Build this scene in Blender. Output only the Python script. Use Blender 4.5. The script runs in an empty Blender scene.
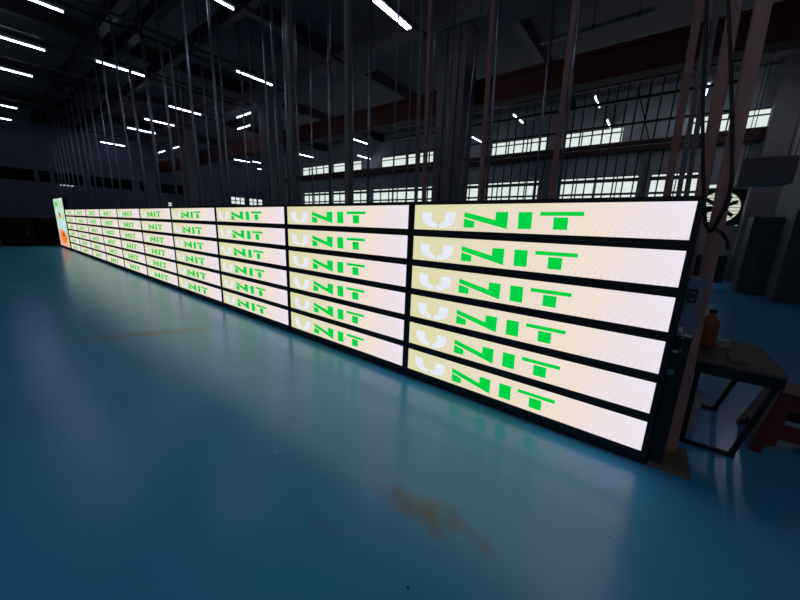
import bpy, bmesh, math, random
from mathutils import Vector, Matrix
random.seed(7)
sc = bpy.context.scene
col = sc.collection

# ------------------------------------------------------------------ camera
U = 0.28                                  # height of one display row, metres
F = 323.49
PITCH, ROLL, YAW = .2195, .0384, -.6508
CAM = Vector((-.6933*U, -9.0553*U, (5.2487+.12)*U))
cy, sy, cp, sp = math.cos(YAW), math.sin(YAW), math.cos(PITCH), math.sin(PITCH)
FW = Vector((sy*cp, cy*cp, -sp)); RT = Vector((cy, -sy, 0)); UP = RT.cross(FW)
cr, sr = math.cos(ROLL), math.sin(ROLL)
R2 = RT*cr + UP*sr; U2 = UP*cr - RT*sr
cam_d = bpy.data.cameras.new('camera'); cam_d.sensor_width = 36; cam_d.lens = F/800*36
cam_d.clip_start = .05; cam_d.clip_end = 300
cam = bpy.data.objects.new('camera', cam_d); col.objects.link(cam)
M = Matrix((R2, U2, -FW)).transposed().to_4x4(); M.translation = CAM
cam.matrix_world = M
sc.camera = cam

def ray(x, y): return FW + R2*((x-400)/F) - U2*((y-300)/F)
def at_y(x, y, Y): d = ray(x, y); return CAM + d*((Y-CAM.y)/d.y)
def at_z(x, y, Z): d = ray(x, y); return CAM + d*((Z-CAM.z)/d.z)
def at_x(x, y, X): d = ray(x, y); return CAM + d*((X-CAM.x)/d.x)

# ------------------------------------------------------------------ materials
def lin(c): return tuple(((v/255)/12.92 if v/255 <= .04045 else ((v/255+.055)/1.055)**2.4) for v in c)

def mat(name, rgb, rough=.6, metal=0., noise=.15, scale=8., bump=0., spec=.5):
    m = bpy.data.materials.new(name); m.use_nodes = True
    nt = m.node_tree; b = nt.nodes['Principled BSDF']
    b.inputs['Roughness'].default_value = rough; b.inputs['Metallic'].default_value = metal
    b.inputs['Specular IOR Level'].default_value = spec
    tc = nt.nodes.new('ShaderNodeTexCoord'); nz = nt.nodes.new('ShaderNodeTexNoise')
    nz.inputs['Scale'].default_value = scale; nz.inputs['Detail'].default_value = 4
    nt.links.new(tc.outputs['Object'], nz.inputs['Vector'])
    mx = nt.nodes.new('ShaderNodeMix'); mx.data_type = 'RGBA'
    mx.inputs[6].default_value = (*[v*(1-noise) for v in rgb], 1)
    mx.inputs[7].default_value = (*[min(1, v*(1+noise)) for v in rgb], 1)
    nt.links.new(nz.outputs['Fac'], mx.inputs[0]); nt.links.new(mx.outputs[2], b.inputs['Base Color'])
    if bump:
        bp = nt.nodes.new('ShaderNodeBump'); bp.inputs['Strength'].default_value = bump; bp.inputs['Distance'].default_value = .01
        nt.links.new(nz.outputs['Fac'], bp.inputs['Height']); nt.links.new(bp.outputs['Normal'], b.inputs['Normal'])
    return m

def glow(name, rgb, s, var=0., scale=3.):
    m = bpy.data.materials.new(name); m.use_nodes = True
    nt = m.node_tree; nt.nodes.remove(nt.nodes['Principled BSDF'])
    e = nt.nodes.new('ShaderNodeEmission'); e.inputs['Color'].default_value = (*rgb, 1); e.inputs['Strength'].default_value = s
    if var:
        tc = nt.nodes.new('ShaderNodeTexCoord'); nz = nt.nodes.new('ShaderNodeTexNoise'); nz.inputs['Scale'].default_value = scale
        mx = nt.nodes.new('ShaderNodeMix'); mx.data_type = 'RGBA'
        mx.inputs[6].default_value = (*[v*(1-var) for v in rgb], 1); mx.inputs[7].default_value = (*[v*(1+var) for v in rgb], 1)
        nt.links.new(tc.outputs['Object'], nz.inputs['Vector']); nt.links.new(nz.outputs['Fac'], mx.inputs[0])
        nt.links.new(mx.outputs[2], e.inputs['Color'])
    nt.links.new(e.outputs[0], nt.nodes['Material Output'].inputs[0])
    return m

# the picture on the display: cream at the left drifting to pale lilac at the right, with fine scan rings
def screen_mat():
    m = bpy.data.materials.new('display_picture'); m.use_nodes = True
    nt = m.node_tree; nt.nodes.remove(nt.nodes['Principled BSDF'])
    N = nt.nodes.new; L = nt.links.new
    e = N('ShaderNodeEmission'); e.inputs['Strength'].default_value = 1.1
    tc = N('ShaderNodeTexCoord'); sx = N('ShaderNodeSeparateXYZ'); L(tc.outputs['Object'], sx.inputs[0])
    n1 = N('ShaderNodeTexNoise'); n1.inputs['Scale'].default_value = 3.4; n1.inputs['Detail'].default_value = 3
    L(tc.outputs['Object'], n1.inputs['Vector'])
    a = N('ShaderNodeMath'); a.operation = 'MULTIPLY_ADD'; a.inputs[1].default_value = 1/2.03; a.inputs[2].default_value = -.21
    L(sx.outputs['X'], a.inputs[0])
    b = N('ShaderNodeMath'); b.operation = 'MULTIPLY_ADD'; b.inputs[1].default_value = .42
    L(n1.outputs['Fac'], b.inputs[0]); L(a.outputs[0], b.inputs[2])
    r = N('ShaderNodeValToRGB'); cr_ = r.color_ramp
    stops = [(0, (214, 211, 166)), (.2, (216, 210, 174)), (.45, (224, 213, 190)), (.7, (231, 216, 203)), (.86, (228, 216, 220)), (1, (230, 222, 238))]
    cr_.elements[0].position = 0; cr_.elements[0].color = (*lin(stops[0][1]), 1)
    cr_.elements[1].position = 1; cr_.elements[1].color = (*lin(stops[-1][1]), 1)
    for p, c in stops[1:-1]:
        q = cr_.elements.new(p); q.color = (*lin(c), 1)
    L(b.outputs[0], r.inputs['Fac'])
    mp = N('ShaderNodeMapping'); mp.inputs['Location'].default_value = (-1.5, 0, -.1); mp.inputs['Scale'].default_value = (.5, 1, 2.2)
    L(tc.outputs['Object'], mp.inputs[0])
    w = N('ShaderNodeTexWave'); w.wave_type = 'RINGS'; w.rings_direction = 'Y'; w.inputs['Scale'].default_value = 16; w.inputs['Distortion'].default_value = 3; w.inputs['Detail Scale'].default_value = .6
    L(mp.outputs[0], w.inputs['Vector'])
    mx = N('ShaderNodeMix'); mx.data_type = 'RGBA'; mx.blend_type = 'MULTIPLY'
    g = N('ShaderNodeMapRange'); g.inputs['To Min'].default_value = .965; g.inputs['To Max'].default_value = 1.02
    L(w.outputs['Fac'], g.inputs['Value'])
    mx.inputs[0].default_value = 1; L(r.outputs[0], mx.inputs[6]); L(g.outputs[0], mx.inputs[7])
    L(mx.outputs[2], e.inputs['Color']); L(e.outputs[0], nt.nodes['Material Output'].inputs[0])
    return m

def floor_mat():
    m = bpy.data.materials.new('blue_epoxy'); m.use_nodes = True
    nt = m.node_tree; N = nt.nodes.new; L = nt.links.new
    b = nt.nodes['Principled BSDF']
    tc = N('ShaderNodeTexCoord')
    n1 = N('ShaderNodeTexNoise'); n1.inputs['Scale'].default_value = .9; n1.inputs['Detail'].default_value = 5
    L(tc.outputs['Object'], n1.inputs['Vector'])
    mx = N('ShaderNodeMix'); mx.data_type = 'RGBA'
    mx.inputs[6].default_value = (.055, .385, .74, 1); mx.inputs[7].default_value = (.072, .44, .80, 1)
    L(n1.outputs['Fac'], mx.inputs[0])
    cur = mx.outputs[2]
    n2 = N('ShaderNodeTexNoise'); n2.inputs['Scale'].default_value = 9; n2.inputs['Detail'].default_value = 6
    L(tc.outputs['Object'], n2.inputs['Vector'])
    for (x, y, rot, sx_, sy_, k) in ((-.93, -1.255, math.radians(4), .33, .10, .8), (-5.3, -1.28, math.radians(62), .75, .13, .75), (-1.28, -1.66, 0, .12, .05, .25), (-4.0, -2.6, .4, .8, .2, .2)):
        mp = N('ShaderNodeMapping'); mp.vector_type = 'TEXTURE'
        mp.inputs['Location'].default_value = (x, y, 0); mp.inputs['Rotation'].default_value = (0, 0, rot); mp.inputs['Scale'].default_value = (sx_, sy_, 1)
        L(tc.outputs['Object'], mp.inputs[0])
        ln = N('ShaderNodeVectorMath'); ln.operation = 'LENGTH'; L(mp.outputs[0], ln.inputs[0])
        s = N('ShaderNodeMath'); s.operation = 'MULTIPLY_ADD'; s.inputs[1].default_value = 2.2
        L(n2.outputs['Fac'], s.inputs[0]); L(ln.outputs['Value'], s.inputs[2])
        rg = N('ShaderNodeMapRange'); rg.inputs['From Min'].default_value = 1.3; rg.inputs['From Max'].default_value = 2.3
        rg.inputs['To Min'].default_value = k; rg.inputs['To Max'].default_value = 0
        L(s.outputs[0], rg.inputs['Value'])
        m2 = N('ShaderNodeMix'); m2.data_type = 'RGBA'; m2.inputs[7].default_value = (.165, .165, .155, 1)
        L(rg.outputs[0], m2.inputs[0]); L(cur, m2.inputs[6]); cur = m2.outputs[2]
    L(cur, b.inputs['Base Color'])
    rr = N('ShaderNodeMapRange'); rr.inputs['To Min'].default_value = .2; rr.inputs['To Max'].default_value = .29; b.inputs['Specular IOR Level'].default_value = .8
    L(n1.outputs['Fac'], rr.inputs['Value']); L(rr.outputs[0], b.inputs['Roughness'])
    n3 = N('ShaderNodeTexNoise'); n3.inputs['Scale'].default_value = 5; n3.inputs['Detail'].default_value = 3
    L(tc.outputs['Object'], n3.inputs['Vector'])
    bp = N('ShaderNodeBump'); bp.inputs['Strength'].default_value = .05; bp.inputs['Distance'].default_value = .02
    L(n3.outputs['Fac'], bp.inputs['Height']); L(bp.outputs['Normal'], b.inputs['Normal'])
    return m

MAT = dict(
    floor=floor_mat(),
    ceiling=mat('dark_ceiling', (.18, .15, .14), .9, noise=.4, scale=.6),
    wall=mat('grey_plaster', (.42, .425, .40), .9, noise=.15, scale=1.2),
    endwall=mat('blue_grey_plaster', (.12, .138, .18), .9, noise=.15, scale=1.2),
    fascia=mat('dark_red_fascia', (.07, .022, .016), .7, noise=.4, scale=2),
    girder=mat('dark_red_girder', (.13, .018, .012), .6, noise=.3, scale=2),
    concrete=mat('concrete', (.21, .195, .20), .9, noise=.2, scale=3, bump=.1),
    steelbeam=mat('blackened_steel', (.018, .017, .018), .6, noise=.3),
    black=mat('black_metal', (.006, .006, .007), .5, noise=.2),
    blackplastic=mat('black_plastic', (.012, .012, .013), .45, noise=.2),
    brown=mat('brown_painted_steel', (.46, .235, .185), .55, noise=.2, scale=12),
    greypost=mat('grey_painted_steel', (.26, .235, .225), .5, noise=.2, scale=12),
    galv=mat('galvanised_steel', (.33, .35, .42), .33, metal=.85, noise=.25, scale=14),
    darkrod=mat('dark_rod_steel', (.03, .03, .034), .5, noise=.2),
    white=mat('white_enamel', (.7, .7, .72), .5, noise=.05),
    frame=mat('window_frame_grey', (.10, .11, .11), .6, noise=.1),
    fanpanel=mat('fan_housing_black', (.02, .022, .022), .6, noise=.2),
    green=mat('dark_green_enamel', (.11, .12, .105), .6, noise=.15),
    navy=mat('navy_enamel', (.02, .028, .042), .6, noise=.15),
    duct=mat('grey_sheet_metal', (.30, .26, .265), .6, noise=.1),
    red=mat('red_plastic', (.13, .016, .02), .4, noise=.12, scale=5),
    tabletop=mat('brown_board', (.10, .085, .065), .6, noise=.25, scale=6),
    wood=mat('pale_wood', (.15, .12, .08), .7, noise=.3, scale=10),
    orange=mat('orange_plastic', (.26, .085, .025), .5, noise=.12),
    card=mat('cardboard', (.20, .16, .12), .8, noise=.15),
    grey=mat('light_grey_plastic', (.34, .37, .40), .5, noise=.08),
    steelblue=mat('blue_grey_steel', (.16, .20, .24), .45, metal=.3, noise=.15),
    rubber=mat('black_rubber', (.006, .006, .006), .5, noise=.1),
    darkpane=mat('dark_window_film', (.004, .004, .006), .7, noise=.1, spec=.1),
    soot=mat('sooty_black_enamel', (.004, .004, .004), .9, noise=.1, spec=.1),
    screen=screen_mat(),
    letters=glow('green_letters', lin((0, 208, 72)), 1.0),
    umark=glow('white_letter', lin((230, 234, 246)), 1.0, var=.06, scale=18),
    tube=glow('fluorescent_tube', (.70, .72, 1.0), 16),
    tubefill=glow('added_fill_tube', (.80, .82, 1.0), 66),  # stronger glow, only for the added fixtures out of view
    pane=glow('daylight_pane', (.70, .79, .76), 1.05, var=.14, scale=1.4),
    pane_dim=glow('shaded_daylight_pane', (.50, .56, .50), .75, var=.2, scale=1.4),
    slit=glow('daylight_slit', (.75, .82, .8), .9),
)

# ------------------------------------------------------------------ mesh helpers
def box(bm, x0, x1, y0, y1, z0, z1, bev=0., mi=0):
    vs = [bm.verts.new(p) for p in ((x0,y0,z0),(x1,y0,z0),(x1,y1,z0),(x0,y1,z0),(x0,y0,z1),(x1,y0,z1),(x1,y1,z1),(x0,y1,z1))]
    fs = [bm.faces.new([vs[i] for i in q]) for q in ((0,3,2,1),(4,5,6,7),(0,1,5,4),(1,2,6,5),(2,3,7,6),(3,0,4,7))]
    for f in fs: f.material_index = mi
    if bev:
        bmesh.ops.bevel(bm, geom=list({e for f in fs for e in f.edges}), offset=bev, segments=2, affect='EDGES', profile=.7)
    return fs

def bar(bm, a, b, w, d=None, axis=Vector((0, 1, 0)), bev=0.):
    """square bar from a to b; w across, d along axis"""
    a, b = Vector(a), Vector(b); d = d or w
    t = (b-a).normalized(); s = t.cross(axis).normalized(); q = s.cross(t)
    c = [(-1,-1),(1,-1),(1,1),(-1,1)]
    A = [bm.verts.new(a+s*(i*w/2)+q*(j*d/2)) for i, j in c]; B = [bm.verts.new(b+s*(i*w/2)+q*(j*d/2)) for i, j in c]
    fs = [bm.faces.new(A[::-1]), bm.faces.new(B)]
    for i in range(4): fs.append(bm.faces.new([A[i], A[(i+1) % 4], B[(i+1) % 4], B[i]]))
    if bev: bmesh.ops.bevel(bm, geom=list({e for f in fs for e in f.edges}), offset=bev, segments=2, affect='EDGES')

def tube(bm, pts, r, n=10, cap=True):
    pts = [Vector(p) for p in pts]; rings = []
    for i, p in enumerate(pts):
        t = (pts[min(i+1, len(pts)-1)]-pts[max(i-1, 0)]).normalized()
        s = t.cross(Vector((0, 0, 1)) if abs(t.z) < .9 else Vector((0, 1, 0))).normalized(); q = s.cross(t)
        rr = r[i] if isinstance(r, (list, tuple)) else r
        rings.append([bm.verts.new(p+s*math.cos(2*math.pi*k/n)*rr+q*math.sin(2*math.pi*k/n)*rr) for k in range(n)])
    for A, B in zip(rings, rings[1:]):
        for k in range(n):
            f = bm.faces.new([A[k], A[(k+1) % n], B[(k+1) % n], B[k]]); f.smooth = True
    if cap: bm.faces.new(rings[0][::-1]); bm.faces.new(rings[-1])

def prism(bm, poly, y0, y1, mi=0):
    """polygon of (x, z) extruded from y0 to y1"""
    A = [bm.verts.new((x, y0, z)) for x, z in poly]; B = [bm.verts.new((x, y1, z)) for x, z in poly]
    fs = [bm.faces.new(A), bm.faces.new(B[::-1])]
    n = len(poly)
    for i in range(n): fs.append(bm.faces.new([A[i], B[i], B[(i+1) % n], A[(i+1) % n]]))
    for f in fs: f.material_index = mi

def obj(name, bm, mats, parent=None, loc=(0, 0, 0)):
    bmesh.ops.recalc_face_normals(bm, faces=bm.faces)
    me = bpy.data.meshes.new(name); bm.to_mesh(me); bm.free()
    for m in (mats if isinstance(mats, (list, tuple)) else [mats]): me.materials.append(MAT[m])
    o = bpy.data.objects.new(name, me); col.objects.link(o); o.location = loc
    if parent: o.parent = parent
    return o

def new(): return bmesh.new()
def tag(o, label, cat, group=None):
    o['label'] = label; o['category'] = cat
    if group: o['group'] = group
    return o
def thing(name, label, cat, loc=(0, 0, 0), group=None):
    o = bpy.data.objects.new(name, None); col.objects.link(o); o.location = loc; o.empty_display_size = .1
    return tag(o, label, cat, group)
def struct(name, bm, m, label=None, cat=None, parent=None):
    o = obj(name, bm, m, parent)
    if not parent:
        o['kind'] = 'structure'
        if label: o['label'] = label; o['category'] = cat
    return o
def copy_tree(o, parent=None):
    c = o.copy(); col.objects.link(c)
    if parent: c.parent = parent
    for ch in list(o.children): copy_tree(ch, c)
    return c

ORD = ['first','second','third','fourth','fifth','sixth','seventh','eighth','ninth','tenth','eleventh','twelfth','thirteenth','fourteenth','fifteenth','sixteenth','seventeenth','eighteenth','nineteenth','twentieth']
def ordinal(i):
    if i < 20: return ORD[i]
    n = i+1; tens = {2:'twenty',3:'thirty',4:'forty',5:'fifty',6:'sixty'}[n//10]
    tth = {2:'twentieth',3:'thirtieth',4:'fortieth',5:'fiftieth',6:'sixtieth'}[n//10]
    return tth if n % 10 == 0 else tens+'-'+ORD[n % 10-1]

# ------------------------------------------------------------------ the hall
XL, XR, YN, YF, ZC = -30., 12., -9., 15., 7.4
bm = new(); box(bm, XL-.3, XR+.3, YN-.3, YF+.3, -.2, 0)
struct('floor', bm, 'floor', 'glossy blue epoxy factory floor with brown worn stains', 'floor')
bm = new(); box(bm, XL-.3, XR+.3, YN-.3, YF+.3, ZC, ZC+.2)
struct('ceiling', bm, 'ceiling', 'dark brownish ceiling of the factory hall', 'ceiling')
bm = new(); box(bm, XR, XR+.3, YN, YF, 0, ZC); struct('wall_right', bm, 'wall', 'grey side wall of the hall', 'wall')
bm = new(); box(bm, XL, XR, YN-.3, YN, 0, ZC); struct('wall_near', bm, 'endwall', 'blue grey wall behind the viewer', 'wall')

def holed(axis, pos, thick, u0, u1, holes):
    """wall with rectangular openings (u0,u1,z0,z1)"""
    us = sorted({u0, u1, *[h[0] for h in holes], *[h[1] for h in holes]}); zs = sorted({0, ZC, *[h[2] for h in holes], *[h[3] for h in holes]})
    b = new()
    for a, c in zip(us, us[1:]):
        run = None
        for z0, z1 in zip(zs, zs[1:]):
            um, zm = (a+c)/2, (z0+z1)/2
            solid = not any(h[0] < um < h[1] and h[2] < zm < h[3] for h in holes)
            if solid: run = (run[0], z1) if run else (z0, z1)
            if run and (not solid or z1 == ZC):
                if axis == 'y': box(b, a, c, pos, pos+thick, *run)
                else: box(b, pos-thick, pos, a, c, *run)
                run = None
    return b

def ux(px, py): return at_y(px, py, YF).x
far = []                                   # (x0, x1, z0, z1, kind)
for a, b in ((303, 329.5), (332, 346), (352, 368), (372, 434), (459, 479), (484, 538), (557, 637), (648, 702)):
    far.append((ux(a, 190), ux(b, 190), 2.35, 4.08, 'low'))
for a, b in ((301, 330), (332, 345), (352, 361.5), (381, 434), (491, 547), (562, 622.5), (684.5, 766)):
    far.append((ux(a, 145), ux(b, 140), 5.42, 6.08, 'high'))
for i in range(len(far)-1):
    if far[i][4] == far[i+1][4] and far[i][1] > far[i+1][0]-.1: far[i] = (far[i][0], far[i+1][0]-.1, *far[i][2:])
FX0, FX1, FZ0, FZ1 = .93, 2.2, 2.06, 3.38
holes = [f[:4] for f in far] + [(FX0, FX1, FZ0, FZ1), (.98, 2.15, 3.43, 3.56)]
struct('wall_far', holed('y', YF, .3, XL, XR, holes), 'wall', 'grey far wall with two bands of bright windows and a round fan', 'wall')
wn = 0
def window(x0, x1, z0, z1, low, pane='pane', axis='y', pos=YF):
    global wn
    wn += 1
    def bx(b, u0, u1, d0, d1, a, c, **k):
        if axis == 'y': box(b, u0, u1, pos+d0, pos+d1, a, c, **k)
        else: box(b, pos-d1, pos-d0, u0, u1, a, c, **k)
    f = new(); t = .04
    bx(f, x0, x1, .06, .14, z0, z0+t); bx(f, x0, x1, .06, .14, z1-t, z1)
    bx(f, x0, x0+t, .06, .14, z0+t, z1-t); bx(f, x1-t, x1, .06, .14, z0+t, z1-t)
    n = max(1, round((x1-x0)/(.72 if low else .95)))
    for k in range(1, n):
        u = x0+(x1-x0)*k/n; bx(f, u-.02, u+.02, .06, .14, z0+t, z1-t)
    if low:
        bx(f, x0+t, x1-t, .05, .15, z1-.26, z1-.12); bx(f, x0+t, x1-t, .06, .14, 3.27, 3.36); bx(f, x0+t, x1-t, .06, .14, 2.8, 2.85)
    else:
        bx(f, x0+t, x1-t, .06, .14, z1-.24, z1-.2)
    o = struct(f'window_{wn}', f, 'frame', f'window {"of the lower band" if low else "of the upper band"} in the {"far" if axis=="y" else "end"} wall, bay at {abs(x0):.0f} metres', 'window')
    p = new(); bx(p, x0+.01, x1-.01, .155, .165, z0+.01, z1-.01); struct('pane', p, pane, parent=o)
for i, (x0, x1, z0, z1, k) in enumerate(far): window(x0, x1, z0, z1, k == 'low')
# daylight slit over the fan
bm = new(); box(bm, .96, 2.17, YF+.16, YF+.17, 3.42, 3.57); o = struct('window_slit', bm, 'slit', 'bright narrow window slit above the round fan', 'window'); o.name = f'window_{wn+1}'; wn += 1

# end wall with a dark window band and some lit panes at its far end
endh = [(-8.4, -3.2, 3.4, 4.05), (-2.8, .2, 3.4, 4.05), (.4, .85, 3.4, 4.05), (1.05, 2.35, 3.4, 4.05), (2.6, 4.9, 3.4, 4.05), (5.3, 5.7, 3.4, 4.05), (6.3, 8.3, 3.4, 4.05)]
endlit = [(11.7, 13.0, 3.0, 3.62), (13.25, 14.7, 3.0, 3.62), (6.9, 7.25, 2.45, 2.75)]
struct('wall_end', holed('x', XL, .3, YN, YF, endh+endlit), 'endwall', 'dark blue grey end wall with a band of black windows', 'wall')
for h in endh:
    wn += 1; b = new()
    t = .05
    box(b, XL-.14, XL-.06, h[0], h[1], h[2], h[2]+t); box(b, XL-.14, XL-.06, h[0], h[1], h[3]-t, h[3])
    n = max(1, round((h[1]-h[0])/.9))
    for k in range(n+1):
        u = h[0]+(h[1]-h[0]-t)*k/n; box(b, XL-.14, XL-.06, u, u+t, h[2]+t, h[3]-t)
    o = struct(f'window_{wn}', b, 'darkpane', 'black unlit window in the end wall band', 'window')
    b = new(); box(b, XL-.17, XL-.15, h[0]+.01, h[1]-.01, h[2]+.01, h[3]-.01); struct('pane', b, 'darkpane', parent=o)
for h in endlit:
    wn += 1; b = new(); t = .03
    box(b, XL-.14, XL-.06, h[0], h[1], h[2], h[2]+t); box(b, XL-.14, XL-.06, h[0], h[1], h[3]-t, h[3]); 
    n = max(1, round((h[1]-h[0])/.42))
    for k in range(n+1):
        u = h[0]+(h[1]-h[0]-t*1.8)*k/n; box(b, XL-.14, XL-.06, u, u+t*1.8, h[2]+t, h[3]-t)
    box(b, XL-.13, XL-.05, h[0]+t, h[1]-t, (h[2]+h[3])/2-.03, (h[2]+h[3])/2+.03)
    o = struct(f'window_{wn}', b, 'frame', 'small lit window low in the end wall', 'window')
    b = new(); box(b, XL-.17, XL-.15, h[0]+.01, h[1]-.01, h[2]+.01, h[3]-.01); struct('pane', b, 'pane', parent=o)

# fascia below the upper windows, pier beside the fan
bm = new(); box(bm, XL+.05, 2.75, YF-.22, YF-.005, 4.98, 5.38); struct('trim_1', bm, 'fascia', 'dark red brown ledge below the upper windows', 'ledge')
bm = new(); box(bm, 2.26, 2.95, YF-.5, YF, 0, ZC); struct('column', bm, 'concrete', 'grey wall pier right of the round fan', 'pier')
bm = new(); box(bm, 2.215, 2.25, YF-.3, YF-.003, .9, 3.6); struct('trim_2', bm, 'white', 'pale strip along the edge of the pier', 'trim')
for k, (a, b_) in enumerate(((539, 556), (637.5, 647.5), (623, 640))):
    x0, x1 = ux(a, 190), ux(b_, 190)
    if k == 2: continue
    bm = new(); box(bm, x0+.05, x1-.05, YF-.16, YF-.004, 0, 4.96); struct('column', bm, 'concrete', 'pier between lower windows of the far wall', 'pier')

# concrete columns with their long beam, crane girder
for k, cx in enumerate((-5.05, -14.0, -22.6, 4.2)):
    bm = new(); box(bm, cx-.4, cx+.4, 5.65, 6.3, 0, 6.47, bev=.02)
    if k == 0: box(bm, cx-.2, cx-.14, 5.6, 5.649, 0, 6.4); box(bm, cx+.16, cx+.22, 5.6, 5.649, 0, 6.4)
    struct('column', bm, 'concrete', ['thick concrete column behind the second display column', 'concrete column behind the fourth display column', 'concrete column near the end wall', 'concrete column out of sight'][k], 'column')
bm = new(); box(bm, XL+.02, XR-.02, 5.6, 6.3, 6.48, 6.98)
for k in range(40): box(bm, -20+k*.6, -19.9+k*.6, 5.575, 5.598, 6.6+.1*(k % 2), 6.68+.1*(k % 2))
struct('ceiling_beam', bm, 'concrete', 'long concrete beam carried by the columns', 'beam')
bm = new()
box(bm, XL+.02, XR-.02, 6.5, 6.56, 4.9, 5.42); box(bm, XL+.02, XR-.02, 6.46, 6.86, 4.86, 4.9); box(bm, XL+.02, XR-.02, 6.46, 6.86, 5.42, 5.46); box(bm, XL+.02, XR-.02, 6.6, 6.66, 5.46, 5.56)
struct('crane_beam', bm, 'girder', 'dark red crane girder running along the columns', 'beam')
BEAMS = []
def ibeam(y, z, w=.2, h=.34):
    b = new(); box(b, XL+.02, XR-.02, y-w/2, y+w/2, z, z+.03); box(b, XL+.02, XR-.02, y-w/2, y+w/2, z+h-.03, z+h); box(b, XL+.02, XR-.02, y-.02, y+.02, z+.03, z+h-.03)
    BEAMS.append((y, w, z))
    return b
for y, lab in ((.55, 'front'), (1.23, 'middle'), (2.43, 'rear')):
    struct('ceiling_beam', ibeam(y, 6.6), 'steelbeam', f'{lab} one of three black steel beams above the display wall', 'beam')
for x in (-4.1, -9.8, -15.5, -21.2, -27):
    bm = new(); box(bm, x-.12, x+.12, YN+.02, YF-.02, ZC-.42, ZC-.002); struct('ceiling_beam', bm, 'steelbeam', f'black cross beam under the ceiling, {abs(x):.0f} metres along', 'beam')

# ------------------------------------------------------------------ fluorescent lights
def make_light(twin, tm='tube'):
    t = thing('fluorescent_light', '', 'light')
    b = new(); box(b, -.045 if twin else -.03, .045 if twin else .03, -.62, .62, .03, .075, bev=.006); obj('housing', b, 'white', t)
    for s in ((-1, 1) if twin else (0,)):
        b = new(); tube(b, [(s*.045, -.59, .01), (s*.045, .59, .01)], .017, 10); obj('tube', b, tm, t)
        for e in (-1, 1):
            c = new(); box(c, s*.045-.02, s*.045+.02, e*.605-.012, e*.605+.012, -.012, .032); obj('lamp_holder', c, 'white', t)
    for e in (-.45, .45):
        b = new(); tube(b, [(0, e, .074), (0, e, .14)], .006, 6); obj('hanger', b, 'darkrod', t)
    return t
protoA = make_light(False); protoB = make_light(True); protoC = make_light(False, 'tubefill')
used = {0: False, 1: False, 2: False}
def light(x, y, z, label, group, twin=0, rz=0, s=1.):
    src = (protoA, protoB, protoC)[twin]
    o = src if not used[twin] else copy_tree(src)
    used[twin] = True
    o.location = (x, y, z); o.rotation_euler.z = rz; o.scale = (s, s, s)
    o['label'] = label; o['group'] = group
rails = {}
ZL = 6.0
# row in front of the display, row above it, row behind it
rowA = [-11.68, -14.68, -17.65, -23.4, -26.5]
for i, x in enumerate(rowA): light(x, -1.12, ZL, f'lit fluorescent light over the open floor, {ORD[i]} from the camera, at the left edge', 'lights over the open floor')
for i, x in enumerate([-8.25, -14.2]): light(x, 1.07, ZL, ['short stretch of lit fluorescent light at the top edge above the display', 'lit fluorescent light crossing the slim poles at upper left'][i], 'lights above the display')
for i, x in enumerate([-5.48, -11.18, -16.8, -19.9, -22.6, -28.4]):
    light(x, 3.75, ZL, ('twin tube fluorescent light at the top middle, nearest of its row' if i == 0 else f'lit fluorescent light behind the poles, {ORD[i]} in its row from the camera'), 'lights in the row behind the poles', twin=1 if i == 0 else 0)
deep = [(497,102,'left of the hanging frame, high'),(477,140,'beside the thick column, low'),(597,102,'in front of the far wall, above the middle upper window'),(609,125,'touching the top of the middle upper window'),(707,90,'between the brown posts, upper'),(697,117,'between the brown posts, lower'),(518,119,'above the left upper window'),(361,142,'right of the wide grey post, upper'),(333,134,'left of the wide grey post, high'),(366,158,'right of the wide grey post, lower'),(306,156,'over the upper windows left of the poles'),(242,161,'in the far left bay, longer lower one'),(227,157,'in the far left bay, small'),(260,163,'in the far left bay, right of the others'),(264,170,'in the far left bay, lowest')]
for px, py, d in deep:
    p = at_z(px, py, ZL); y = min(p.y, 14.2)
    light(p.x, y, ZL, f'small distant lit fluorescent light {d}', 'lights in the far bay')
for px, py, d in ((244, 115.5, 'upper of the pair'), (244, 127.5, 'lower of the pair'), (162, 152, 'leftmost one'), (177, 147.5, 'one above the red girder end')):
    p = at_z(px, py, ZL); light(p.x, p.y, ZL, f'distant lit fluorescent light slanting the other way, {d}', 'lights turned along the hall', rz=math.pi/2)
for i, (x, y) in enumerate(((-2.6, -5.2), (.4, -5.2), (3.4, -5.2), (6.4, -5.2), (.4, -7.6), (3.4, -7.6), (-2.6, -7.6), (-5.6, -7.6), (-8.6, -7.6), (-11.6, -7.6))):  # unseen fixtures added behind the viewer to brighten floor and posts
    light(x, y, ZL, f'added unseen fluorescent light over the floor behind the viewer, {ORD[i]} of its rows', 'added unseen lights behind the viewer', twin=2)
for i, (x, y) in enumerate(((3.2, 12.6), (6.4, 12.6))):  # out-of-frame fixtures added to brighten the far wall
    light(x, y, ZL, f'added unseen fluorescent light over the right end of the rear bay, {ORD[i]} of its rows', 'added unseen lights over the right end of the hall', twin=2)
for i, x in enumerate(sorted({*rowA, -5.48, -11.18, -14.2, -8.25, -16.8, -19.9, -22.6})):
    bm = new(); box(bm, x-.03, x+.03, YN+.05, 5.3, ZL+.142, ZL+.2)
    tag(obj('light_rail', bm, 'steelbeam'), f'dark conduit rail carrying ceiling lights, {ordinal(i)} from the end wall', 'rail', 'conduit rails under the ceiling')
bm = new(); box(bm, XL+.012, XL+.05, 1.2, 1.85, 3.29, 3.33); lo = thing('wall_light', 'tiny lit strip light under the black window band', 'light', (0, 0, 0)); obj('tube', bm, 'slit', lo)
bm = new(); box(bm, XL+.001, XL+.05, 1.2, 1.85, 3.335, 3.36); obj('housing', bm, 'white', lo)

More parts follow.
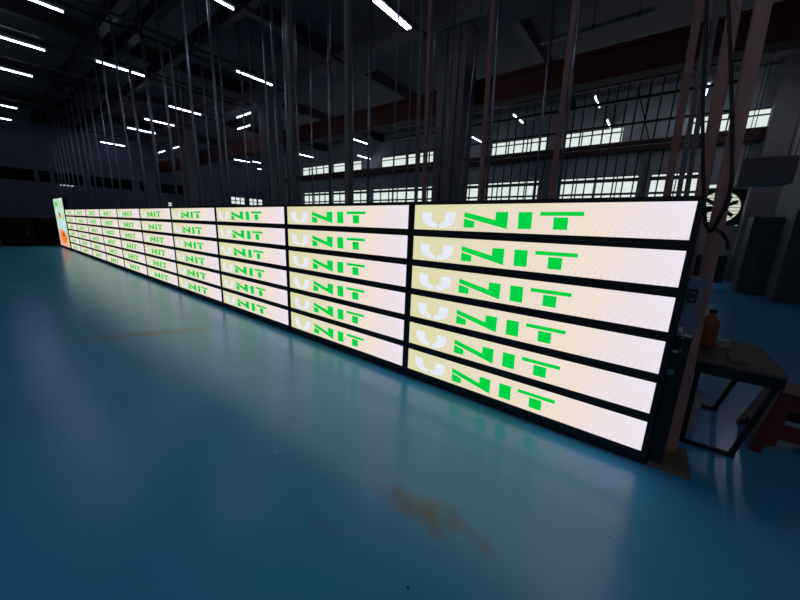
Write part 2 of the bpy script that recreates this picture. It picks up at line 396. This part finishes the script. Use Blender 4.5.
# ------------------------------------------------------------------ display wall
W = 7.2395*U; LIT = .777*U; GAP = .2567*U
ZB = .12*U                                # level of row zero above the floor
def make_display():
    t = thing('display_module', '', 'display panel')
    b = new(); box(b, .002, W-.002, .006, .10, .001, U-.001, bev=.004)
    o = obj('cabinet', b, 'black', t)
    # bezel around the lit face
    m = (U-LIT)/2
    b = new()
    box(b, .002, W-.002, 0, .006, .001, m); box(b, .002, W-.002, 0, .006, m+LIT, U-.001)
    box(b, .002, GAP/2, 0, .006, m, m+LIT); box(b, W-GAP/2, W-.002, 0, .006, m, m+LIT)
    obj('bezel', b, 'blackplastic', t)
    b = new(); box(b, GAP/2, W-GAP/2, .002, .0055, m, m+LIT)
    def P(u, v): return (W*u, m+LIT*v)
    def shape(pts, mi): prism(b, [P(*p) for p in pts], .0008, .0019, mi)
    shape([(.059,.70),(.107,.70),(.109,.43),(.117,.34),(.128,.28),(.139,.245),(.139,.08),(.115,.095),(.09,.17),(.072,.275),(.063,.39)], 2)
    shape([(.178,.70),(.227,.70),(.226,.41),(.218,.28),(.2,.168),(.176,.10),(.15,.08),(.15,.245),(.162,.275),(.172,.34),(.177,.43)], 2)
    shape([(.268,.715),(.402,.435),(.402,.722),(.451,.722),(.451,.13),(.268,.53)], 1)
    shape([(.268,.475),(.315,.375),(.315,.14),(.268,.14)], 1)
    shape([(.490,.72),(.539,.72),(.541,.15),(.492,.15)], 1)
    shape([(.567,.73),(.706,.73),(.706,.60),(.567,.60)], 1)
    shape([(.613,.55),(.660,.55),(.661,.16),(.615,.16)], 1)
    obj('screen', b, ['screen', 'letters', 'umark'], t)
    for x in (.3, W-.3):
        b = new(); box(b, x-.09, x+.09, .101, .125, .06, U-.06, bev=.004); obj('power_supply', b, 'grey', t)
    return t
proto = make_display()
RN = ['top row', 'second row from top', 'third row from top', 'fourth row from top', 'fifth row from top', 'bottom row']
first = True
for c in range(10):
    for r in range(6):
        o = proto if first else copy_tree(proto); first = False
        o.location = (-(c+1)*W, 0, ZB+(6-r)*U - U + (U-LIT)/2 + (U-LIT)/2*0 - 0)
        # lit top of row r sits at (6 - r) rows
        o.location.z = ZB+(6-r)*U - LIT - (U-LIT)/2
        o['label'] = f'lit display panel with green letters, {RN[r]}, {ORD[c]} column from the right end'
        o['group'] = 'lit panels of the long display wall'
z0 = ZB+U-LIT-(U-LIT)/2; z1 = z0+6*U
rk = thing('display_rack', 'black steel rack carrying the long wall of display panels', 'rack', (-5*W, 0, 0))
def rel(b): bmesh.ops.translate(b, verts=b.verts, vec=(5*W, 0, 0)); return b
b = new(); box(b, -10*W, 0, .01, .24, .0, z0-.002, bev=.004); obj('base_rail', rel(b), 'black', rk)
b = new(); box(b, -10*W, -.01, .15, .19, z1-.05, z1-.01); obj('top_rail', rel(b), 'black', rk)
for c in range(11):
    b = new(); x = -c*W; x = min(max(x, -10*W+.03), -.03); box(b, x-.03, x+.03, .13, .149, z0, z1, bev=.003); obj('upright', rel(b), 'black', rk)

# taller screen at the far left end
t = thing('poster_screen', 'tall lit screen with pale green picture and orange figure at far end of display', 'screen', (-21.3, -.2, 0))
pl, pr_ = -22.72, -20.33
hw = (pr_-pl)/2; t.location.x = (pl+pr_)/2; t.location.y = -.02; zt = 2.2; zb = .1
b = new(); box(b, -hw-.03, hw+.025, .0, .12, .0, zt+.03, bev=.01); obj('cabinet', b, 'black', t)
m = bpy.data.materials.new('poster_picture'); m.use_nodes = True
nt = m.node_tree; nt.nodes.remove(nt.nodes['Principled BSDF']); N = nt.nodes.new; L = nt.links.new
e = N('ShaderNodeEmission'); tc = N('ShaderNodeTexCoord'); n1 = N('ShaderNodeTexNoise'); n1.inputs['Scale'].default_value = 2.4; n1.inputs['Detail'].default_value = 2
L(tc.outputs['Object'], n1.inputs['Vector']); rp = N('ShaderNodeValToRGB'); L(n1.outputs['Fac'], rp.inputs['Fac'])
rp.color_ramp.elements[0].position = .35; rp.color_ramp.elements[0].color = (*lin((160, 215, 165)), 1)
rp.color_ramp.elements[1].position = .6; rp.color_ramp.elements[1].color = (*lin((215, 238, 222)), 1)
L(rp.outputs[0], e.inputs['Color']); L(e.outputs[0], nt.nodes['Material Output'].inputs[0]); MAT['poster'] = m
MAT['p_orange'] = glow('poster_orange', lin((236, 130, 50)), 1, var=.25, scale=2)
MAT['p_pink'] = glow('poster_peach', lin((236, 180, 150)), 1, var=.15, scale=2)
MAT['p_dark'] = glow('poster_dark', lin((70, 45, 40)), 1)
MAT['p_green'] = glow('poster_green', lin((110, 200, 105)), 1)
MAT['p_blue'] = glow('poster_blue', lin((190, 225, 240)), 1)
b = new(); box(b, -hw, hw, -.004, -.001, zb, zt)
def ell(cx_, cz, rx, rz_, mi, y):
    prism(b, [(cx_+rx*math.cos(a*.3927), cz+rz_*math.sin(a*.3927)) for a in range(16)], y, y+.001, mi)
H = zt-zb
prism(b, [(-hw, zb), (hw, zb), (hw, zb+.2*H), (hw*.6, zb+.3*H), (-.2*hw, zb+.38*H), (-hw, zb+.34*H)], -.006, -.005, 2)
prism(b, [(-.3*hw, zb+.55*H), (.8*hw, zb+.5*H), (.9*hw, zb+.3*H), (.0, zb+.38*H)], -.0058, -.0048, 5)
ell(.0, zb+.2*H, .6*hw, .13*H, 1, -.008); ell(.1*hw, zb+.25*H, .12*hw, .035*H, 3, -.010); ell(.0, zb+.64*H, .3*hw, .045*H, 1, -.008); ell(-.02, zb+.69*H, .14*hw, .02*H, 3, -.010)
prism(b, [(-.72*hw, zt-.16*H), (-.12*hw, zt-.16*H), (-.12*hw, zt-.06*H), (-.72*hw, zt-.06*H)], -.006, -.005, 4)
obj('screen', b, ['poster', 'p_orange', 'p_pink', 'p_dark', 'p_green', 'p_blue'], t)

# ------------------------------------------------------------------ poles behind the display wall
# (px, py) on the pole, its plane Y, width, kind; second point gives its lean
P = [
 ((764,0),(669,452),.27,.068,'brown'), ((736,0),(702,190),.62,.066,'brown'), ((700,0),(667,195),.95,.052,'brown'),
 ((711.5,0),(681,180),1.7,.04,'greypost'), ((718,0),(689,180),1.75,.04,'greypost'),
 ((576,0),(551,197),1.5,.056,'brown'), ((580.5,0),(560,180),1.75,.034,'galv'), ((553,12),(539,150),3.2,.035,'galv'),
 ((494,0),(480,195),1.6,.05,'brown'), ((500,0),(486.5,195),2.15,.036,'galv'), ((476,60),(458,200),4.3,.03,'galv'),
 ((431,0),(424,195),1.55,.05,'brown'), ((422.5,0),(416,195),1.95,.046,'greypost'), ((435.5,40),None,3.2,.03,'galv'), ((451,70),None,3.4,.03,'galv'), ((410,100),None,3.3,.03,'greypost'),
 ((371,0),(368.5,150),1.7,.045,'galv'), ((348,0),(348.5,150),.85,.085,'greypost'), ((353,60),None,1.7,.034,'galv'), ((396,90),None,3.4,.028,'greypost'),
 ((329,75),None,1.55,.05,'galv'), ((310.5,85),None,2.7,.035,'galv'),
 ((274,75),None,1.3,.045,'galv'), ((285.3,75),None,.95,.05,'galv'), ((290.5,75),None,1.2,.08,'greypost'), ((296,75),None,1.5,.045,'galv'),
 ((213.5,75),None,.95,.055,'galv'), ((265,75),None,2.1,.05,'galv'), ((241,75),None,2.7,.045,'galv'), ((203.5,90),None,2.0,.04,'galv'), ((221.5,90),None,2.0,.045,'galv'), ((252,110),None,3.2,.03,'greypost'),
 ((146,75),None,.95,.075,'galv'), ((163.5,75),None,.95,.06,'galv'), ((189,75),None,.95,.06,'galv'), ((130.5,75),None,1.05,.075,'galv'), ((120,90),None,.40,.05,'galv'), ((175,100),None,2.2,.045,'greypost'), ((182,110),None,2.8,.04,'greypost'),
 ((107,95),None,.40,.05,'galv'), ((100.5,105),None,.75,.042,'galv'), ((92.5,115),None,.75,.042,'galv'), ((84.5,115),None,.75,.048,'galv'), ((77.5,105),None,.75,.048,'galv'), ((72,110),None,.75,.042,'galv'),
 ((67.5,118),None,.75,.048,'galv'), ((62.8,120),None,.75,.048,'galv'), ((58.5,120),None,.75,.048,'galv'), ((54.8,122),None,.75,.048,'galv'), ((51.3,122),None,.75,.048,'galv'), ((48.5,124),None,.75,.048,'galv'),
]
polelist = []
for a, b_, Y, w, k in P:
    p = at_y(*a, Y)
    if b_:
        q = at_y(*b_, Y); s = (p.x-q.x)/(p.z-q.z); s = max(-.045, min(.045, s))
        pz = p.z if Y < .5 else (p.z+q.z)/2; px_ = q.x+(p.x-q.x)*((pz-q.z)/(p.z-q.z)) if Y >= .5 else q.x
        zr = pz if Y >= .5 else q.z
    else: s = 0; px_, zr = p.x, p.z
    top = ZC-.005
    for by, bw, bz in BEAMS:
        if abs(by-Y) < bw/2+w: top = bz-.002
    bot = .035 if Y < .5 else 0.0
    if any(abs(px_-bx_) < .2+w for bx_ in (-4.1, -9.8, -15.5, -21.2, -27)): top = min(top, ZC-.43)
    # keep clear of the conduit rails
    polelist.append([px_, zr, s, Y, w, k, bot, top])
# order along the picture for the labels
def proj_x(p): v = Vector(p)-CAM; return v.dot(R2)/v.dot(FW)
polelist.sort(key=lambda q: proj_x((q[0], q[3], 1.9)))
for i, (x, zr, s, Y, w, k, bot, top) in enumerate(polelist):
    b = new(); A_ = (x+(bot-zr)*s, Y, bot); B_ = (x+(top-zr)*s, Y, top)
    if k == 'galv':
        tube(b, [A_, B_], w/2, 12)
    else:
        bar(b, A_, B_, w, w, bev=w*.08)
    o = obj('steel_pole' if k == 'galv' else 'steel_post', b, k)
    desc = {'galv': 'slim round galvanised pole', 'brown': 'brown square steel post', 'greypost': 'grey square steel post'}[k]
    n = len(polelist)-i-1
    pos = f'{ordinal(i)} upright from the left' if i < 30 else f'{ordinal(n)} upright from the right'
    tag(o, f'{desc} rising behind the display wall, {pos}', 'pole', 'tall poles behind the display wall')

# dark hanging frame in the far bay
t = thing('rod_scaffold', 'tall dark scaffold of thin rods in front of the far windows', 'scaffold', (-4, 9.5, 0))
for x in (489, 498, 508, 516, 525, 533, 541, 549, 561, 572, 581, 593, 603, 612, 622, 632, 643, 655, 668):
    p = at_y(x, 130, 9.5); b = new(); bar(b, (p.x+4, 0, 0), (p.x+4, 0, 5.75), .035); obj('upright', b, 'darkrod', t)
for z, r in ((4.05, .05), (4.62, .05), (5.25, .07), (5.72, .05)):
    b = new(); box(b, -6.2, 5.0, -.065-r, -.02, z, z+r); obj('rail', b, 'darkrod', t)
for xa, xb in ((638, 650), (652, 640)):
    p, q = at_y(xa, 88, 9.5), at_y(xb, 145, 9.5); b = new(); bar(b, (p.x+4, -.02, p.z), (q.x+4, -.02, q.z), .03); obj('brace', b, 'darkrod', t)

# pipe under the ceiling of the rear bay
pa = at_y(541, 43, 8.2)
t = thing('overhead_pipe', 'grey pipe hanging under the ceiling above the dark red girder', 'pipe', (pa.x, 8.2, pa.z))
b = new(); tube(b, [(0, 0, 0), (2.6, 0, 0)], .06, 14); obj('pipe_run', b, 'duct', t)
for x in (.3, 1.3, 2.3):
    b = new(); tube(b, [(x, 0, .058), (x, 0, ZC-pa.z-.003)], .012, 6); obj('hanger', b, 'darkrod', t)
    b = new(); tube(b, [(x-.02, 0, 0), (x+.02, 0, 0)], .068, 14); obj('clamp', b, 'darkrod', t)

# ------------------------------------------------------------------ round exhaust fan in the far wall
fx, fz = (FX0+FX1)/2, (FZ0+FZ1)/2; fr = .585
t = thing('exhaust_fan', 'large round exhaust fan in a square black housing in the far wall', 'fan', (fx, YF+.1, FZ0))
hz = (FZ1-FZ0)/2
b = new(); n = 48; sq = (FX1-FX0)/2-.002; sz = hz-.002
ins, outs = [], []
for k in range(n):
    a = 2*math.pi*k/n; c, s = math.cos(a), math.sin(a); mm = 1/max(abs(c)/sq, abs(s)/sz)
    ins.append((fr*c, hz+fr*s)); outs.append((mm*c, hz+mm*s))
ring = []
for y in (-.06, .14):
    ring.append(([b.verts.new((x, y, z)) for x, z in ins], [b.verts.new((x, y, z)) for x, z in outs]))
for k in range(n):
    j = (k+1) % n
    for (I, O) in ring: b.faces.new([I[k], I[j], O[j], O[k]])
    b.faces.new([ring[0][0][k], ring[1][0][k], ring[1][0][j], ring[0][0][j]]); b.faces.new([ring[0][1][k], ring[0][1][j], ring[1][1][j], ring[1][1][k]])
obj('housing', b, 'fanpanel', t)
for k in range(6):
    a = 2*math.pi*k/6+.45; b = new()
    e1 = Vector((math.cos(a), 0, math.sin(a))); e2 = Vector((-math.sin(a), 0, math.cos(a)))
    o0 = Vector((0, .03, hz))
    pts = [(.09, -.035), (.3, -.085), (.52, -.075), (.53, .05), (.3, .05), (.09, .03)]
    A_ = [b.verts.new(o0+e1*r+e2*w+Vector((0, w*.5, 0))) for r, w in pts]; B_ = [b.verts.new(v.co+Vector((0, .008, 0))) for v in A_]
    b.faces.new(A_); b.faces.new(B_[::-1])
    for i in range(6): b.faces.new([A_[i], B_[i], B_[(i+1) % 6], A_[(i+1) % 6]])
    obj('blade', b, 'fanpanel', t)
b = new(); tube(b, [(0, -.04, hz), (0, .09, hz)], .1, 20); obj('hub', b, 'fanpanel', t)
b = new()
for k in range(-4, 5):
    z = k*.12; h = math.sqrt(max(0, (fr-.01)**2-z*z)); box(b, -h, h, .11, .12, hz+z-.011, hz+z+.011)
obj('louvre', b, 'fanpanel', t)
b = new(); box(b, -.5, -.2, -.05, .0, hz-.12, hz+.05); obj('motor', b, 'fanpanel', t)

# ------------------------------------------------------------------ right hand side
def cabinet(x0, x1, y0, y1, h, m, label, name='metal_cabinet', group=None, doors=2):
    t = thing(name, label, 'cabinet', ((x0+x1)/2, (y0+y1)/2, 0), group)
    w, d = (x1-x0)/2, (y1-y0)/2
    b = new(); box(b, -w, w, -d, d, 0.0, h, bev=.012); obj('body', b, m, t)
    for k in range(doors):
        a = -w+.02+(2*w-.04)*k/doors; c = -w+.02+(2*w-.04)*(k+1)/doors
        b = new(); box(b, a+.005, c-.005, -d-.02, -d-.001, .08, h-.05, bev=.005); dr = obj('door', b, m, t)
        hx = c-.06 if k == 0 else a+.06
        b = new(); box(b, hx-.012, hx+.012, -d-.05, -d-.021, h*.5-.08, h*.5+.08, bev=.004); obj('handle', b, 'darkrod', dr)
    return t
cabinet(1.92, 2.62, 11.0, 11.7, 2.18, 'green', 'dark green metal cabinet standing right of the round fan')
cabinet(2.46, 3.5, 9.9, 10.7, 2.3, 'green', 'taller dark cabinet at the right edge of the photo')
cabinet(.9, 1.95, 13.6, 14.3, .95, 'navy', 'low dark navy cabinet on the floor below the fan', 'low_cabinet')
cabinet(-.5, .7, 13.5, 14.2, 1.3, 'navy', 'dark navy cabinet against the far wall left of the fan', 'low_cabinet')

# sheet metal duct box hanging high
t = thing('hanging_duct_box', 'grey sheet metal duct box hanging above the green cabinet', 'duct box', (1.62, 9.35, 2.83))
b = new(); box(b, -.46, .46, -.35, .35, 0, .6, bev=.05); obj('body', b, 'duct', t)
for x in (-.38, .38):
    for y in (-.28, .28):
        b = new(); tube(b, [(x, y, .595), (x, y, ZC-2.83-.003)], .008, 6); obj('hanger', b, 'darkrod', t)
b = new(); box(b, -.47, .47, -.36, -.351, .27, .31); obj('seam', b, 'duct', t)

# work table with trestle leg frames
t = thing('work_table', 'low black framed work table with a brown top beside the display end', 'table', (.41, .93, 0))
TX, TY, TZ = .23, .40, .66
b = new(); box(b, -TX, TX, -TY, TY, TZ-.02, TZ, bev=.004); obj('tabletop', b, 'tabletop', t)
b = new(); box(b, -TX+.01, TX-.01, -TY+.005, -TY+.03, TZ-.1, TZ-.021); box(b, -TX+.01, TX-.01, TY-.03, TY-.005, TZ-.1, TZ-.021)
box(b, -TX+.01, -TX+.03, -TY+.03, TY-.03, TZ-.1, TZ-.021); box(b, TX-.03, TX-.01, -TY+.03, TY-.03, TZ-.1, TZ-.021); obj('apron', b, 'black', t)
for y in (-1, 1):
    for x in (-1, 1):
        b = new(); bar(b, (x*.19 if x > 0 else -.2, y*(TY-.045), TZ-.1), (.0 if x > 0 else -.195, y*(TY+.02), .0), .028, bev=.003) if False else bar(b, (x*.195, y*(TY-.05), TZ-.1), (x*(.195 if x < 0 else .07), y*(TY+.0), .012), .03, bev=.003)
        obj('leg', b, 'black', t)
    b = new(); box(b, -.21, .09, y*TY-.015, y*TY+.015, 0, .026); obj('foot_bar', b, 'black', t)
# things on and under the table
t = thing('orange_jug', 'dull orange plastic jug standing on the work table', 'jug', (.262, .93, TZ))
b = new(); prof = [(0, .0), (.052, .0), (.058, .02), (.06, .16), (.056, .21), (.036, .25), (.022, .262), (.022, .285)]
tube(b, [(0, 0, z) for r, z in prof[1:]], [r for r, z in prof[1:]], 24); obj('body', b, 'orange', t)
b = new(); tube(b, [(0, 0, .286), (0, 0, .312)], .026, 18); obj('cap', b, 'blackplastic', t)
b = new(); box(b, -.05, .05, -.07, .07, 0, .025, bev=.003); tag(obj('cardboard_box', b, 'card', loc=(.42, .72, TZ)), 'flat brown cardboard box lying on the table front', 'box')
b = new(); box(b, -.035, .035, -.05, .05, 0, .05, bev=.003); tag(obj('small_carton', b, 'grey', loc=(.385, 1.08, TZ)), 'pale small carton behind the orange jug', 'carton')
b = new(); box(b, -.05, .05, -.04, .04, 0, .2, bev=.004); tag(obj('white_carton', b, 'grey', loc=(.25, .72, 0)), 'pale carton on the floor under the work table', 'carton', )
b = new(); box(b, -.045, .045, -.04, .04, 0, .16, bev=.004); tag(obj('upper_carton', b, 'grey', loc=(.25, .72, .201)), 'pale carton stacked on another under the work table', 'carton')

# red plastic stool
t = thing('plastic_stool', 'red plastic stool with a slotted front standing at the right edge', 'stool', (.84, .97, 0))
SH = .46
b = new()
box(b, -.15, .15, -.15, .15, SH-.03, SH, bev=.012); obj('seat', b, 'red', t)
def panel(bm_, ax, sgn):
    # splayed side with arch below and slot above
    def pt(u, h):                            # u -1..1 across, h height
        k = .145+(.235-.145)*(1-h/(SH-.03)); w = .145+(.235-.145)*(1-h/(SH-.03))
        return (u*w, sgn*k) if ax == 'y' else (sgn*k, u*w)
    us = [-1, -.72, -.5, -.2, .2, .5, .72, 1]; hs = [0, .07, .13, .24, .34, SH-.03]
    for a, c in zip(us, us[1:]):
        for h0, h1 in zip(hs, hs[1:]):
            um = (a+c)/2
            if abs(um) < .72 and h1 <= .07: continue
            if abs(um) < .5 and h1 <= .13: continue
            if ax == 'y' and sgn < 0 and abs(um) < .5 and .24 <= h0 and h1 <= .34: continue
            V = []
            for off in (0, .006):
                for u, h in ((a, h0), (c, h0), (c, h1), (a, h1)):
                    x, y = pt(u, h)
                    if ax == 'y': y -= sgn*off
                    else: x -= sgn*off
                    V.append(bm_.verts.new((x, y, h)))
            for q in ((0,1,2,3),(7,6,5,4),(0,4,5,1),(1,5,6,2),(2,6,7,3),(3,7,4,0)): bm_.faces.new([V[i] for i in q])
for ax in 'yx':
    for s in (-1, 1):
        b = new(); panel(b, ax, s); obj('side_panel', b, 'red', t)

# end of the display: sockets, supply box, plank, cables
b = new(); box(b, .012, .23, .02, .36, 0, .032, bev=.003); tag(obj('wooden_plank', b, 'wood'), 'short wooden plank on the floor at the right end of display', 'plank')
t = thing('connector_box', 'black connector housing on the right end of the display wall', 'connector box', (.045, .12, .033))
b = new(); box(b, -.04, .04, -.08, .08, 0, .86, bev=.004); obj('body', b, 'black', t)
for px, py, w, h, m_ in ((683, 337, .012, .022, 'steelblue'), (673, 350.5, .03, .018, 'grey'), (668, 371, .035, .032, 'steelblue'), (677, 333, .016, .01, 'darkrod'), (681, 350, .008, .008, 'grey')):
    p = at_y(px, py, .04); b = new(); box(b, -w/2, w/2, -.012, 0, -h/2, h/2, bev=.001); obj('socket', b, m_, t, (max(-.024, min(.024, p.x-.045)), -.0805, p.z-.033))
t = thing('supply_unit', 'blue grey steel supply unit with black sockets on top of connector housing', 'supply unit', (.05, .12, .895))
b = new(); box(b, -.042, .042, -.06, .06, 0, .385, bev=.003); obj('body', b, 'steelblue', t)
b = new(); box(b, -.03, .012, -.075, -.061, .235, .315, bev=.003); sk = obj('socket', b, 'blackplastic', t)
for z in (.255, .295):
    b = new(); box(b, -.02, .003, -.078, -.0755, z-.006, z+.006); obj('socket_slot', b, 'steelblue', sk)
b = new(); box(b, -.038, -.016, -.064, -.061, .03, .075); box(b, -.038, .03, -.064, -.061, .022, .032); obj('sticker', b, 'white', t)
b = new(); box(b, -.043, .043, -.062, -.0605, .0, .016); obj('bracket', b, 'darkrod', t)

def cable(label, pix, Y, r=.009, top=None):
    pts = [at_y(x, y, Y) for x, y in pix]
    cu = [Vector((pts[0].x, Y, top))] if top else []
    for i in range(len(pts)-1):
        p0, p1, p2, p3 = pts[max(i-1, 0)], pts[i], pts[i+1], pts[min(i+2, len(pts)-1)]
        for k in range(6):
            u = k/6; cu.append(.5*((2*p1)+(p2-p0)*u+(2*p0-5*p1+4*p2-p3)*u*u+(3*p1-p0-3*p2+p3)*u**3))
    cu.append(pts[-1])
    b = new(); tube(b, cu, r, 8); tag(obj('hanging_cable', b, 'rubber'), label, 'cable', 'black cables at the display end')
cable('black cable hanging down left of the leaning brown post', [(707,0),(703,100),(703,160),(704,200),(706,224),(710,231),(714,228),(717,222),(724,210),(731,196)], .18, top=ZC-.004)
cable('black cable hanging down across the front of the brown post', [(728,0),(731,70),(732,150),(731,185),(725,205),(717,222),(710,231),(707,232)], .205, top=ZC-.004)
cable('short black cable end curling right from the knot of cables', [(711,228),(717,230),(723,234),(727,241),(728,250)], .16)

# small litter on the floor
for px, py, r, lab in ((610, 536, .006, 'tiny white scrap on the blue floor at lower right'), (275, 452, .008, 'tiny pale scrap on the blue floor left of centre'), (467, 452, .007, 'tiny white scrap in the green reflection on the floor'), (408, 588, .006, 'tiny dark scrap on the floor at the bottom')):
    p = at_z(px, py, 0); b = new(); bmesh.ops.create_icosphere(b, subdivisions=1, radius=r)
    bmesh.ops.scale(b, vec=(1.6, 1, .5), verts=b.verts); bmesh.ops.translate(b, verts=b.verts, vec=(0, 0, r*.5))
    tag(obj('floor_scrap', b, 'rubber' if 'dark' in lab else 'white', loc=p), lab, 'scrap', 'scraps on the floor')

# dark equipment along the end wall
eq = [(-6.2, -4.6, 1.5), (-4.4, -3.2, 1.25), (-3.0, -1.9, 1.4), (-1.75, -.75, 1.28), (-.62, .56, 1.3)]
for i, (y0, y1, h) in enumerate(eq):
    t = thing('equipment_cabinet', f'black equipment cabinet by the end wall, {ORD[len(eq)-1-i]} left of the tall green screen', 'cabinet', (-24.4, (y0+y1)/2, 0), 'dark cabinets by the end wall')
    w = (y1-y0)/2
    b = new(); box(b, -.8, .8, -w, w, 0, h, bev=.02); obj('body', b, 'soot', t)
    b = new(); box(b, .801, .82, -w+.08, w-.08, .12, h-.1, bev=.004); dr = obj('door', b, 'soot', t)
    b = new(); box(b, .821, .85, w-.2, w-.16, h*.5-.1, h*.5+.1); obj('handle', b, 'darkrod', dr)
t = thing('equipment_cabinet', 'wide black equipment cabinet hidden behind the tall green screen', 'cabinet', (-26, 3.3, 0), 'dark cabinets by the end wall')
b = new(); box(b, -.7, .7, -2, 2.2, 0, 1.45, bev=.02); obj('body', b, 'soot', t)
b = new(); box(b, .701, .72, -1.9, 2.1, .1, 1.35, bev=.004); obj('door', b, 'soot', t)

# ------------------------------------------------------------------ world and view
w = bpy.data.worlds.new('daylight'); sc.world = w; w.use_nodes = True
w.node_tree.nodes['Background'].inputs[0].default_value = (.80, .86, .70, 1)
w.node_tree.nodes['Background'].inputs[1].default_value = .75
sc.view_settings.view_transform = 'Standard'; sc.view_settings.look = 'None'
sc.view_settings.exposure = 0; sc.view_settings.gamma = 1
try: sc.view_settings.use_curve_mapping = False
except Exception: pass
